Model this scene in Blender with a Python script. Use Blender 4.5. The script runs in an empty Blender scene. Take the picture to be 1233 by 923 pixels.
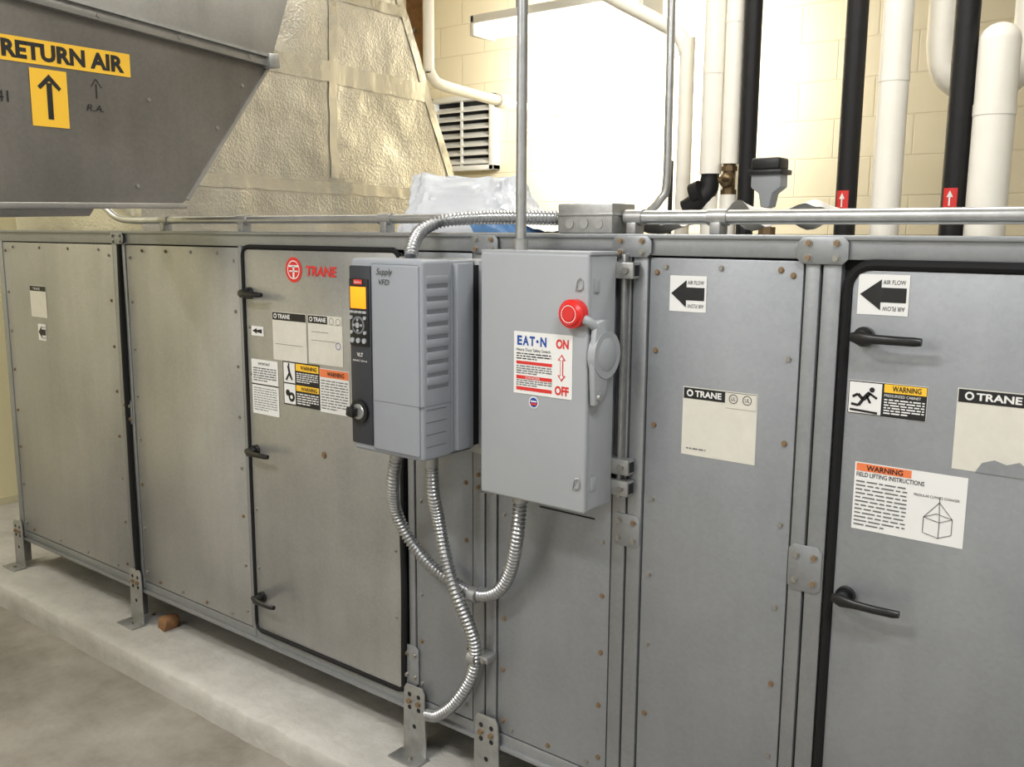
import bpy, bmesh, math, random
from mathutils import Vector, Matrix, noise
random.seed(7)
SC=bpy.context.scene
try:
    SC.view_settings.view_transform='Standard'
    SC.view_settings.look='None'
except Exception: pass

# ------------------------------------------------------------------ materials
def srgb(r,g,b):
    def c(x):
        x/=255.
        return x/12.92 if x<=.04045 else ((x+.055)/1.055)**2.4
    return (c(r),c(g),c(b),1)
def mat(name,col,rough=.5,metal=0.,emit=None,estr=0.,var=0.,vscale=4.,bump=0.,bscale=60.,col2=None,coat=0.,spec=.5,stretch=None):
    m=bpy.data.materials.new(name);m.use_nodes=True
    nt=m.node_tree;b=nt.nodes['Principled BSDF']
    c=srgb(*col)
    b.inputs['Base Color'].default_value=c
    b.inputs['Roughness'].default_value=rough
    b.inputs['Metallic'].default_value=metal
    b.inputs['Specular IOR Level'].default_value=spec
    if coat: b.inputs['Coat Weight'].default_value=coat
    if emit is not None:
        b.inputs['Emission Color'].default_value=srgb(*emit);b.inputs['Emission Strength'].default_value=estr
    tc=nt.nodes.new('ShaderNodeTexCoord');mp=nt.nodes.new('ShaderNodeMapping')
    nt.links.new(tc.outputs['Object'],mp.inputs[0])
    if stretch: mp.inputs['Scale'].default_value=stretch
    if var>0 or col2:
        n=nt.nodes.new('ShaderNodeTexNoise');n.inputs['Scale'].default_value=vscale;n.inputs['Detail'].default_value=10;n.inputs['Roughness'].default_value=.68
        nt.links.new(mp.outputs[0],n.inputs['Vector'])
        r=nt.nodes.new('ShaderNodeValToRGB')
        d=srgb(*col2) if col2 else tuple([x*(1-var) for x in c[:3]]+[1])
        u=c if col2 else tuple([min(1,x*(1+var)) for x in c[:3]]+[1])
        r.color_ramp.elements[0].color=d;r.color_ramp.elements[0].position=.33
        r.color_ramp.elements[1].color=u;r.color_ramp.elements[1].position=.67
        nt.links.new(n.outputs['Fac'],r.inputs[0]);nt.links.new(r.outputs[0],b.inputs['Base Color'])
    if bump>0:
        n2=nt.nodes.new('ShaderNodeTexNoise');n2.inputs['Scale'].default_value=bscale;n2.inputs['Detail'].default_value=4
        nt.links.new(mp.outputs[0],n2.inputs['Vector'])
        bp=nt.nodes.new('ShaderNodeBump');bp.inputs['Strength'].default_value=bump;bp.inputs['Distance'].default_value=.01
        nt.links.new(n2.outputs['Fac'],bp.inputs['Height']);nt.links.new(bp.outputs[0],b.inputs['Normal'])
    return m
def galv(name,dark,light,rough=.42,metal=.55,bump=.02):
    """galvanised sheet: cloudy mottling + fine spangle + vertical wipe streaks"""
    m=bpy.data.materials.new(name);m.use_nodes=True;nt=m.node_tree;b=nt.nodes['Principled BSDF'];L=nt.links.new
    tc=nt.nodes.new('ShaderNodeTexCoord')
    def ns(scale,detail,st=(1,1,1)):
        mp=nt.nodes.new('ShaderNodeMapping');mp.inputs['Scale'].default_value=st;L(tc.outputs['Object'],mp.inputs[0])
        n=nt.nodes.new('ShaderNodeTexNoise');n.inputs['Scale'].default_value=scale;n.inputs['Detail'].default_value=detail;n.inputs['Roughness'].default_value=.55
        L(mp.outputs[0],n.inputs['Vector']);return n
    a=ns(2.0,4);s=ns(3,4,(5,5,.5));v=nt.nodes.new('ShaderNodeTexVoronoi');v.inputs['Scale'].default_value=120;L(tc.outputs['Object'],v.inputs['Vector'])
    m1=nt.nodes.new('ShaderNodeMath');m1.operation='MULTIPLY_ADD';L(s.outputs['Fac'],m1.inputs[0]);m1.inputs[1].default_value=.3;L(a.outputs['Fac'],m1.inputs[2])
    sv=nt.nodes.new('ShaderNodeSeparateColor');L(v.outputs['Color'],sv.inputs[0])
    m2=nt.nodes.new('ShaderNodeMath');m2.operation='MULTIPLY_ADD';L(sv.outputs[0],m2.inputs[0]);m2.inputs[1].default_value=.11;L(m1.outputs[0],m2.inputs[2])
    r=nt.nodes.new('ShaderNodeValToRGB');r.color_ramp.elements[0].position=.40;r.color_ramp.elements[1].position=1.0
    r.color_ramp.elements[0].color=srgb(*dark);r.color_ramp.elements[1].color=srgb(*light)
    L(m2.outputs[0],r.inputs[0]);L(r.outputs[0],b.inputs['Base Color'])
    rr=nt.nodes.new('ShaderNodeMapRange');rr.inputs[1].default_value=.3;rr.inputs[2].default_value=.7;rr.inputs[3].default_value=rough-.06;rr.inputs[4].default_value=rough+.08
    L(a.outputs['Fac'],rr.inputs[0]);L(rr.outputs[0],b.inputs['Roughness'])
    b.inputs['Metallic'].default_value=metal
    bp=nt.nodes.new('ShaderNodeBump');bp.inputs['Strength'].default_value=bump*4;bp.inputs['Distance'].default_value=.02
    L(a.outputs['Fac'],bp.inputs['Height']);L(bp.outputs[0],b.inputs['Normal'])
    return m
GALV=galv('galvanised_panel',(136,139,143),(160,163,166))
GALVL=galv('galvanised_panel_left_lit',(150,150,149),(186,185,181),rough=.34,metal=.6)  # same sheet, lighter and warmer: light on the left panels put into colour
FRAME=galv('galvanised_frame',(132,135,137),(160,162,164),rough=.36,metal=.6)
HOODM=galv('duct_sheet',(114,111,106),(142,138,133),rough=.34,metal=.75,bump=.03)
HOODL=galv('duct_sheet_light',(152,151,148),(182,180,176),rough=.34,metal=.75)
EMT=mat('emt_conduit',(178,179,179),.32,.85,var=.12,vscale=20)
FLEX=mat('flex_conduit',(168,169,170),.3,.9,var=.1,vscale=40)
STEEL=mat('zinc_steel',(164,164,162),.4,.7,var=.15,vscale=30)
SCREW=mat('screw_head',(156,153,147),.35,.7)
RUST=mat('rusty_screw',(136,114,88),.5,.5)
DARK=mat('shadow_gap',(26,26,27),.9,0)
GASK=mat('rubber_gasket',(16,16,17),.7,0,spec=.3)
BLK=mat('black_plastic',(20,20,21),.35,0)
BLKI=mat('black_pipe_insulation',(26,25,26),.5,0,bump=.2,bscale=30,spec=.3)
GREYP=mat('grey_painted_steel',(156,159,162),.42,.0,var=.02,vscale=6)
GREYD=mat('drive_plastic',(142,146,152),.5,0,var=.02,vscale=5)
GREYD2=mat('drive_plastic_dark',(108,111,116),.5,0)
DPAN=mat('drive_front_panel',(46,48,54),.45,0)
RED=mat('red_plastic',(214,38,34),.35,0)
REDL=mat('label_red',(205,45,40),.5,0)
BLUE=mat('label_blue',(25,70,150),.5,0)
WHT=mat('label_white',(222,221,218),.55,0)
CRM=mat('label_cream',(206,202,190),.55,0,var=.04,vscale=30)
BLKL=mat('label_black',(20,20,20),.5,0)
GRYT=mat('label_grey_text',(105,105,105),.6,0)
ORG=mat('label_orange',(226,120,70),.5,0)
YEL=mat('label_yellow',(238,188,50),.5,0)
LCD=mat('display_lcd',(250,160,25),.4,0,emit=(255,150,25),estr=.6)
WPIPE=mat('white_pipe_jacket',(236,232,222),.4,0,var=.03,vscale=5,bump=.1,bscale=14)
WCON=mat('white_plastic_fixture',(228,227,222),.45,0)
TUBE=mat('lit_diffuser',(255,250,238),.4,0,emit=(255,247,232),estr=3)
BAGM=mat('plastic_bag_film',(206,209,213),.3,0,bump=.35,bscale=24)
BAGB=mat('plastic_bag_print',(90,130,175),.4,0,bump=.4,bscale=14)
PAPER=mat('paper_sheet',(205,202,196),.7,0)
BRASS=mat('bronze_valve',(112,92,66),.4,.6,var=.2,vscale=30)
WOOD=mat('wood_block',(128,92,58),.8,0,var=.25,vscale=30)
CONC=mat('floor_concrete',(152,146,136),.7,0,col2=(116,110,99),vscale=3.2,bump=.3,bscale=26)
PADM=mat('pad_concrete',(188,185,178),.85,0,col2=(164,160,152),vscale=5,bump=.45,bscale=30)
CEIL=mat('ceiling_paint',(215,210,198),.9,0)
SIDE=mat('wall_paint_side',(226,218,180),.85,0)
SIDEN=mat('wall_paint_neutral',(212,212,210),.85,0)

def foil_mat():
    m=bpy.data.materials.new('foil_scrim_insulation');m.use_nodes=True;nt=m.node_tree;b=nt.nodes['Principled BSDF'];L=nt.links.new
    tc=nt.nodes.new('ShaderNodeTexCoord')
    n=nt.nodes.new('ShaderNodeTexNoise');n.inputs['Scale'].default_value=3;n.inputs['Detail'].default_value=6;n.inputs['Roughness'].default_value=.6;L(tc.outputs['Object'],n.inputs['Vector'])
    n3=nt.nodes.new('ShaderNodeTexNoise');n3.inputs['Scale'].default_value=26;n3.inputs['Detail'].default_value=5;L(tc.outputs['Object'],n3.inputs['Vector'])
    v=nt.nodes.new('ShaderNodeTexVoronoi');v.inputs['Scale'].default_value=95;L(tc.outputs['Object'],v.inputs['Vector'])
    r=nt.nodes.new('ShaderNodeValToRGB');r.color_ramp.elements[0].color=srgb(186,182,172);r.color_ramp.elements[1].color=srgb(222,219,210);r.color_ramp.elements[0].position=.3;r.color_ramp.elements[1].position=.7
    L(n.outputs['Fac'],r.inputs[0]);L(r.outputs[0],b.inputs['Base Color'])
    b.inputs['Metallic'].default_value=.9;b.inputs['Roughness'].default_value=.36
    a=nt.nodes.new('ShaderNodeMath');a.operation='MULTIPLY_ADD';L(v.outputs['Distance'],a.inputs[0]);a.inputs[1].default_value=.6;L(n3.outputs['Fac'],a.inputs[2])
    bp=nt.nodes.new('ShaderNodeBump');bp.inputs['Strength'].default_value=.32;bp.inputs['Distance'].default_value=.007
    L(a.outputs[0],bp.inputs['Height']);L(bp.outputs[0],b.inputs['Normal'])
    return m
FOIL=foil_mat()
TAPE=mat('foil_tape',(228,225,215),.24,.92,bump=.3,bscale=24)
def block_mat():
    m=bpy.data.materials.new('painted_block_wall');m.use_nodes=True;nt=m.node_tree;b=nt.nodes['Principled BSDF'];L=nt.links.new
    tc=nt.nodes.new('ShaderNodeTexCoord');sx=nt.nodes.new('ShaderNodeSeparateXYZ');L(tc.outputs['Object'],sx.inputs[0])
    cb=nt.nodes.new('ShaderNodeCombineXYZ');L(sx.outputs[0],cb.inputs[0]);L(sx.outputs[2],cb.inputs[1])
    bt=nt.nodes.new('ShaderNodeTexBrick');L(cb.outputs[0],bt.inputs['Vector'])
    bt.inputs['Scale'].default_value=1;bt.inputs['Brick Width'].default_value=.4;bt.inputs['Row Height'].default_value=.2
    bt.inputs['Mortar Size'].default_value=.005;bt.inputs['Mortar Smooth'].default_value=.8
    bt.inputs['Color1'].default_value=srgb(233,222,194);bt.inputs['Color2'].default_value=srgb(230,219,190);bt.inputs['Mortar'].default_value=srgb(219,207,177)
    L(bt.outputs['Color'],b.inputs['Base Color']);b.inputs['Roughness'].default_value=.7
    bp=nt.nodes.new('ShaderNodeBump');bp.invert=True;bp.inputs['Strength'].default_value=.35;bp.inputs['Distance'].default_value=.008
    L(bt.outputs['Fac'],bp.inputs['Height']);L(bp.outputs[0],b.inputs['Normal'])
    return m
BLOCK=block_mat()

# ------------------------------------------------------------------ geometry helpers
class G:
    def __init__(s,name,parent=None):
        s.name=name;s.parent=parent;s.bm=bmesh.new();s.mats=[]
    def mi(s,m):
        if m not in s.mats: s.mats.append(m)
        return s.mats.index(m)
    def box(s,x0,x1,y0,y1,z0,z1,m,bev=0,seg=2):
        i=s.mi(m);t=bmesh.new();bmesh.ops.create_cube(t,size=1)
        for v in t.verts: v.co=Vector(((x0+x1)/2+v.co.x*(x1-x0),(y0+y1)/2+v.co.y*(y1-y0),(z0+z1)/2+v.co.z*(z1-z0)))
        if bev>0: bmesh.ops.bevel(t,geom=t.edges[:],offset=bev,segments=seg,affect='EDGES',profile=.5)
        s._merge(t,i)
    def _merge(s,t,i,M=None):
        if M is not None: t.transform(M)
        for f in t.faces: f.material_index=i
        me=bpy.data.meshes.new('tmp');t.to_mesh(me);t.free()
        s.bm.from_mesh(me);bpy.data.meshes.remove(me)
    def cyl(s,p0,p1,r,m,seg=24,r2=None):
        i=s.mi(m);p0=Vector(p0);p1=Vector(p1);d=p1-p0;t=bmesh.new()
        bmesh.ops.create_cone(t,cap_ends=True,segments=seg,radius1=r,radius2=r if r2 is None else r2,depth=d.length)
        M=Matrix.Translation((p0+p1)/2)@d.to_track_quat('Z','Y').to_matrix().to_4x4()
        s._merge(t,i,M)
    def sphere(s,c,r,m,sc=(1,1,1)):
        i=s.mi(m);t=bmesh.new();bmesh.ops.create_uvsphere(t,u_segments=20,v_segments=12,radius=r)
        s._merge(t,i,Matrix.Translation(c)@Matrix.Diagonal((*sc,1)))
    def prism(s,pts,ext,m,bev=0):
        i=s.mi(m);t=bmesh.new();e=Vector(ext)
        a=[t.verts.new(p) for p in pts];b=[t.verts.new(Vector(p)+e) for p in pts];n=len(pts)
        t.faces.new(a);t.faces.new(b[::-1])
        for k in range(n): t.faces.new([a[k],b[k],b[(k+1)%n],a[(k+1)%n]])
        bmesh.ops.recalc_face_normals(t,faces=t.faces[:])
        if bev>0: bmesh.ops.bevel(t,geom=t.edges[:],offset=bev,segments=2,affect='EDGES',profile=.5)
        s._merge(t,i)
    def tube(s,pts,r,m,seg=16,step=None,ribs=0,smooth=True,flat=None):
        """sweep a circle along a smooth path; ribs = corrugation pitch"""
        i=s.mi(m);P=[Vector(p) for p in pts]
        if smooth and len(P)>2:
            Q=[];E=[P[0]*2-P[1]]+P+[P[-1]*2-P[-2]]
            for k in range(1,len(E)-2):
                for j in range(24):
                    u=j/24.;a,b,c,d=E[k-1],E[k],E[k+1],E[k+2]
                    Q.append(.5*((2*b)+(-a+c)*u+(2*a-5*b+4*c-d)*u*u+(-a+3*b-3*c+d)*u**3))
            Q.append(P[-1]);P=Q
        L=[0]
        for k in range(1,len(P)): L.append(L[-1]+(P[k]-P[k-1]).length)
        stp=step or (ribs/6. if ribs else .02)
        if not smooth and not ribs: R=P;Ls=L
        else:
            n=max(2,int(L[-1]/stp));R=[];Ls=[];k=0
            for j in range(n+1):
                q=L[-1]*j/n
                while k<len(L)-2 and L[k+1]<q:k+=1
                f=(q-L[k])/max(1e-9,L[k+1]-L[k]);R.append(P[k].lerp(P[k+1],f));Ls.append(q)
        t=bmesh.new();rings=[];up=None
        for j,p in enumerate(R):
            a=R[max(0,j-1)];b=R[min(len(R)-1,j+1)];T=(b-a).normalized()
            if up is None:
                up=T.orthogonal().normalized()
            up=(up-T*up.dot(T)).normalized();sd=T.cross(up)
            rr=r*(1+.16*math.sin(2*math.pi*Ls[j]/ribs)) if ribs else r
            rings.append([t.verts.new(p+(up*math.cos(2*math.pi*q/seg)+sd*math.sin(2*math.pi*q/seg))*rr) for q in range(seg)])
        for j in range(len(rings)-1):
            for q in range(seg): t.faces.new([rings[j][q],rings[j][(q+1)%seg],rings[j+1][(q+1)%seg],rings[j+1][q]])
        t.faces.new(rings[0][::-1]);t.faces.new(rings[-1])
        bmesh.ops.recalc_face_normals(t,faces=t.faces[:])
        s._merge(t,i)
    def done(s,ang=35):
        me=bpy.data.meshes.new(s.name);s.bm.to_mesh(me);s.bm.free()
        for m in s.mats: me.materials.append(m)
        for p in me.polygons: p.use_smooth=True
        me.set_sharp_from_angle(angle=math.radians(ang))
        o=bpy.data.objects.new(s.name,me);bpy.context.collection.objects.link(o)
        if s.parent: o.parent=s.parent
        return o
def empty(name):
    o=bpy.data.objects.new(name,None);bpy.context.collection.objects.link(o);return o
class Label(G):
    """flat sticker: local u,v (metres) on a plane"""
    def __init__(s,name,parent,O,U=(1,0,0),V=(0,0,1)):
        super().__init__(name,parent);s.O=Vector(O);s.U=Vector(U);s.V=Vector(V);s.N=s.U.cross(s.V)
    def P(s,u,v,l): return s.O+s.U*u+s.V*v+s.N*(.0007*l)
    def poly(s,pts,m,l=1):
        i=s.mi(m);vs=[s.bm.verts.new(s.P(u,v,l)) for u,v in pts]
        f=s.bm.faces.new(vs);f.material_index=i;f.normal_update()
        if f.normal.dot(s.N)<0:f.normal_flip()
    def rect(s,u0,v0,u1,v1,m,l=1): s.poly([(u0,v0),(u1,v0),(u1,v1),(u0,v1)],m,l)
    def disc(s,u,v,r,m,l=2,n=28): s.poly([(u+r*math.cos(2*math.pi*k/n),v+r*math.sin(2*math.pi*k/n)) for k in range(n)],m,l)
    def ring(s,u,v,r,w,m,l=2,n=28):
        for k in range(n):
            a=2*math.pi*k/n;b=2*math.pi*(k+1)/n
            s.poly([(u+r*math.cos(a),v+r*math.sin(a)),(u+r*math.cos(b),v+r*math.sin(b)),(u+(r-w)*math.cos(b),v+(r-w)*math.sin(b)),(u+(r-w)*math.cos(a),v+(r-w)*math.sin(a))],m,l)
    def line(s,a,b,t,m,l=3):
        d=Vector((b[0]-a[0],b[1]-a[1])).normalized();n=Vector((-d.y,d.x))*t
        s.poly([(a[0]+n.x,a[1]+n.y),(b[0]+n.x,b[1]+n.y),(b[0]-n.x,b[1]-n.y),(a[0]-n.x,a[1]-n.y)],m,l)
    def text(s,body,u,v,h,m,w=None,l=2,bold=0.,rot=0.,shear=0.):
        i=s.mi(m);cu=bpy.data.curves.new('t','FONT');cu.body=body;cu.size=1;cu.offset=bold;cu.resolution_u=3;cu.shear=shear
        ob=bpy.data.objects.new('t',cu);bpy.context.collection.objects.link(ob)
        dg=bpy.context.evaluated_depsgraph_get();me=bpy.data.meshes.new_from_object(ob.evaluated_get(dg))
        bpy.data.objects.remove(ob);bpy.data.curves.remove(cu)
        if not len(me.vertices): return
        xs=[p.co.x for p in me.vertices];x0=min(xs);x1=max(xs)
        sy=h/.70;sx=(w/(x1-x0)) if w else sy
        c,sn=math.cos(rot),math.sin(rot)
        for p in me.vertices:
            a=(p.co.x-x0)*sx;b=p.co.y*sy
            p.co=s.P(u+a*c-b*sn,v+a*sn+b*c,l)
        me.materials.clear()
        n0=len(s.bm.faces);s.bm.from_mesh(me);s.bm.faces.ensure_lookup_table()
        for f in s.bm.faces[n0:]: f.material_index=i
        bpy.data.meshes.remove(me)
    def para(s,u0,v0,u1,v1,n,m=None,l=2,k=.5,last=.6):
        m=m or GRYT;p=(v1-v0)/n
        for j in range(n):
            y=v1-p*(j+1)+p*(1-k)/2;x=u0;end=u1 if j<n-1 else u0+(u1-u0)*last
            while x<end:
                w=p*random.uniform(.8,3.2);e=min(x+w,end);s.rect(x,y,e,y+p*k,m,l);x=e+p*.45

# ------------------------------------------------------------------ camera (fitted pose)
f=1122.65;p_=.1599;yw=.6664;ro=.0063
sp,cp=math.sin(p_),math.cos(p_);sy,cy=math.sin(yw),math.cos(yw)
Fv=Vector((-sy*cp,cy*cp,-sp));Uv=Vector((-sy*sp,cy*sp,cp));Rv=Vector((cy,sy,0))
R2=Rv*math.cos(ro)+Uv*math.sin(ro);U2=-Rv*math.sin(ro)+Uv*math.cos(ro)
cd=bpy.data.cameras.new('camera');cd.sensor_fit='HORIZONTAL';cd.sensor_width=36;cd.lens=36*f/1233;cd.clip_start=.02
cam=bpy.data.objects.new('camera',cd);bpy.context.collection.objects.link(cam);SC.camera=cam
Mx=Matrix((R2,U2,-Fv)).transposed().to_4x4();Mx.translation=(0,-1.8174,1.6);cam.matrix_world=Mx

# ------------------------------------------------------------------ room
g=G('floor');g.box(-5.3,2.6,-3.4,3.2,-.12,0,CONC);g.done()
g=G('ceiling');g.box(-5.3,2.6,-3.4,3.2,3.6,3.72,CEIL);g.done()
g=G('wall_back');g.box(-5.3,2.6,3.2,3.35,-.12,3.72,BLOCK);g.done()
g=G('wall_left');g.box(-5.45,-5.3,-3.4,3.35,-.12,3.72,SIDE);g.done()
g=G('wall_right');g.box(2.6,2.75,-3.4,3.35,-.12,3.72,SIDEN);g.done()
g=G('wall_front');g.box(-5.3,2.6,-3.55,-3.4,-.12,3.72,SIDEN);g.done()
g=G('baseboard_left');g.box(-5.3,-5.288,-3.4,3.2,.0,.14,mat('vinyl_base',(196,190,160),.6),.003);g.done()
g=G('concrete_pad')
i=g.mi(PADM);bm=g.bm;rows=[];n=400
for k in range(n+1):
    x=-5.285+k*(7.3/n)
    a=noise.noise(Vector((x*7,0,0)))*.012+noise.noise(Vector((x*31,3,0)))*.007;b=abs(noise.noise(Vector((x*13,7,0))))*.018+.005
    col=[(x,-.178+a*.4,0.0),(x,-.18+a*.6,.05),(x,-.18+a,.10-b),(x,-.18+a+b*.9,.10),(x,-.12,.10),(x,2.9,.10)]
    rows.append([bm.verts.new(c) for c in col])
for k in range(n):
    for j in range(5):
        bm.faces.new([rows[k][j],rows[k+1][j],rows[k+1][j+1],rows[k][j+1]])
g.done(50)

# ------------------------------------------------------------------ air handling unit
AHU=empty('air_handling_unit')
UD=1.90
g=G('cabinet_core',AHU)
g.box(-4.225,.9,.012,UD,.245,1.585,DARK)
g.box(-4.235,-4.224,.0,UD,.235,1.597,GALV)
g.box(-4.225,.9,0,UD,1.585,1.597,FRAME)
g.done()
g=G('frame',AHU)
T=1.597
g.box(-4.235,.9,-.006,.02,1.553,T,FRAME,.003)
g.box(-4.235,.9,-.014,.02,1.590,1.600,FRAME,.002)
g.box(-4.235,.9,-.004,.02,.236,.272,FRAME,.003)
g.box(-4.235,.9,-.012,.02,.228,.240,FRAME,.002)
for x0,x1 in [(-4.235,-4.195),(-3.30,-3.262),(-3.232,-3.212),(-2.535,-2.518),(-1.792,-1.768),(-1.552,-1.512),(-1.507,-1.472),(-1.122,-1.086),(-1.081,-1.044),(-.690,-.660),(-.655,-.618)]:
    g.box(x0,x1,-.008,.02,.245,1.556,FRAME,.003)
g.done()
g=G('expansion_gasket',AHU)
g.tube([(-3.247,-.002,1.555),(-3.243,-.010,1.2),(-3.247,-.008,.8),(-3.241,-.012,.45),(-3.246,-.004,.27)],.014,GASK)
g.done()
def panel(name,x0,x1,z0,z1,m,y=-.005):
    g=G(name,AHU);g.box(x0,x1,y,.013,z0,z1,m,.0025);g.done()
panel('panel_1',-4.192,-3.304,.276,1.549,GALVL)
panel('panel_2',-3.208,-2.539,.276,1.549,GALVL)
panel('door_1',-2.500,-1.818,.285,1.545,GALVL,-.010)
panel('panel_3',-1.764,-1.556,.276,1.549,GALV)
panel('panel_4',-1.468,-1.126,.276,1.549,GALV)
panel('panel_5',-1.040,-.694,.276,1.549,GALV)
panel('door_2',-.596,.42,.255,1.535,GALV,-.012)
panel('panel_6',.47,.88,.276,1.549,GALV)
def rrect(x0,x1,z0,z1,r,y):
    pts=[]
    for cx,cz,a0 in [(x0+r,z0+r,180),(x1-r,z0+r,270),(x1-r,z1-r,0),(x0+r,z1-r,90)]:
        for k in range(7):
            a=math.radians(a0+k*15);pts.append((cx+r*math.cos(a),y,cz+r*math.sin(a)))
    pts.append(pts[0]);return pts
g=G('door_gasket_1',AHU);g.tube(rrect(-2.508,-1.812,.277,1.552,.03,-.008),.0075,GASK,smooth=False,seg=10)
g.tube([(-1.812,-.010,.8),(-1.806,-.012,.6),(-1.809,-.012,.42),(-1.812,-.010,.3)],.010,GASK);g.done()
g=G('door_gasket_2',AHU);g.tube(rrect(-.603,.43,.248,1.545,.045,-.009),.0105,GASK,smooth=False,seg=10);g.done()
g=G('screws',AHU)
def scr(x,z,y=-.005,m=None,r=.0048):
    m=m or (RUST if random.random()<.35 else SCREW)
    g.cyl((x,y+.001,z),(x,y-.0015,z),r*1.35,m,14);g.cyl((x,y,z),(x,y-.005,z),r,m,6)
def edge(x,z0,z1,n,y=-.005):
    for k in range(n): scr(x+random.uniform(-.002,.002),z0+(z1-z0)*k/(n-1)+random.uniform(-.006,.006),y)
for x in (-4.168,-3.328): edge(x,.32,1.51,8)
for x in (-3.186,-2.562): edge(x,.32,1.51,8)
edge(-1.744,.32,1.0,6);edge(-1.577,.32,.95,5)
for x in (-1.447,-1.147): edge(x,.32,.88,5)
for x in (-1.020,-.715): edge(x,.31,1.52,8)
for x0,x1 in [(-4.1,-3.4),(-3.1,-2.65)]:
    for k in range(4): scr(x0+(x1-x0)*k/3,1.53);scr(x0+(x1-x0)*k/3,.295)
for k in range(3): scr(-1.0+.13*k,1.53); scr(-1.42+.12*k,.295)
for x in (-2.485,-1.84):
    for z in (.5,.7,1.15,1.3): scr(x,z,-.010,SCREW,.004)
scr(-2.14,.935,-.010,RUST,.008)
g.done()
g=G('gusset_plates',AHU)
def plate(cx,cz,w,h,y=-.011,c=.010):
    a,b=w/2,h/2
    pts=[(cx-a,y,cz-b+c),(cx-a+c,y,cz-b),(cx+a-c,y,cz-b),(cx+a,y,cz-b+c),(cx+a,y,cz+b-c),(cx+a-c,y,cz+b),(cx-a+c,y,cz+b),(cx-a,y,cz+b-c)]
    g.prism(pts,(0,.004,0),FRAME,.0008)
    for sx in (-1,1):
        for sz in (-1,1): 
            m=RUST if random.random()<.5 else SCREW
            g.cyl((cx+sx*a*.55,y+.001,cz+sz*b*.55),(cx+sx*a*.55,y-.006,cz+sz*b*.55),.0055,m,6)
            g.cyl((cx+sx*a*.55,y+.001,cz+sz*b*.55),(cx+sx*a*.55,y-.002,cz+sz*b*.55),.008,SCREW,14)
plate(-1.081,.919,.072,.078)
plate(-.656,.925,.070,.098)
plate(-1.083,1.572,.10,.046,-.016)
plate(-.655,1.570,.10,.052,-.016)
plate(-1.51,1.572,.09,.044,-.016)
plate(-3.25,1.572,.09,.040,-.016)
plate(-1.51,.96,.07,.06);plate(-3.25,.93,.06,.09)
plate(-1.785,.37,.06,.12)
g.done()
def leg(name,cx):
    g=G(name,AHU)
    g.prism([(cx-.045,-.020,.100),(cx+.045,-.020,.100),(cx+.040,-.020,.30),(cx+.030,-.020,.315),(cx-.030,-.020,.315),(cx-.040,-.020,.30)],(0,.005,0),STEEL,.001)
    g.box(cx-.055,cx+.055,-.075,-.015,.100,.106,STEEL,.001)
    g.box(cx-.045,cx-.040,-.018,.05,.102,.235,STEEL,.001)
    for dx,dz in [(-.018,.285),(.018,.285),(-.018,.245),(.018,.245),(0,.19)]:
        g.cyl((cx+dx,-.019,dz),(cx+dx,-.0205,dz),.007,DARK,14)
    for dx in (-.018,.018): g.cyl((cx+dx,-.018,.265),(cx+dx,-.028,.265),.008,RUST,6)
    g.cyl((cx+.01,-.05,.105),(cx+.01,-.05,.114),.008,SCREW,6)
    g.done()
for k,cx in enumerate((-4.235,-3.255,-1.765,-1.495,.2)): leg('leg_%d'%(k+1),cx)
def handle(name,xp,z,L,y0):
    g=G(name,AHU)
    g.cyl((xp,y0,z),(xp,y0-.012,z),.019,BLK,24)
    g.cyl((xp,y0-.008,z),(xp,y0-.036,z),.013,BLK,20)
    n=12
    pts=[(xp-.018,-.030),(xp,-.038),(xp+L*.25,-.042),(xp+L*.6,-.043),(xp+L*.9,-.041),(xp+L,-.037)]
    top=[.008,.013,.009,.0085,.0085,.007]
    i=g.mi(BLK);t=bmesh.new();rs=[]
    for (x,dy),h in zip(pts,top):
        rs.append([t.verts.new((x,y0+dy+.006*math.sin(a),z+h*math.cos(a)-.0)) for a in [2*math.pi*k/n for k in range(n)]])
    for a in range(len(rs)-1):
        for q in range(n): t.faces.new([rs[a][q],rs[a][(q+1)%n],rs[a+1][(q+1)%n],rs[a+1][q]])
    t.faces.new(rs[0][::-1]);t.faces.new(rs[-1]);bmesh.ops.recalc_face_normals(t,faces=t.faces[:]);g._merge(t,i)
    g.done()
handle('door_handle_1',-2.475,1.408,.105,-.010);handle('door_handle_2',-2.472,.90,.105,-.010);handle('door_handle_3',-2.468,.402,.105,-.010)
handle('door_handle_4',-.565,1.410,.112,-.012);handle('door_handle_5',-.568,.892,.112,-.012)
l=Label('panel_slot',AHU,(0,-.0052,0));l.rect(-1.335,.925,-1.17,.929,DARK,1);l.done()
l=Label('scuff_marks',AHU,(0,-.0053,0))
for k in range(10):
    x=random.uniform(-1.44,-1.15);z=random.uniform(.5,.85);a=random.uniform(-.6,.6);L_=random.uniform(.02,.07);l.line((x,z),(x+L_*math.cos(a),z+L_*math.sin(a)),.0004,GREYP,1)
l.done()

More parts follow.
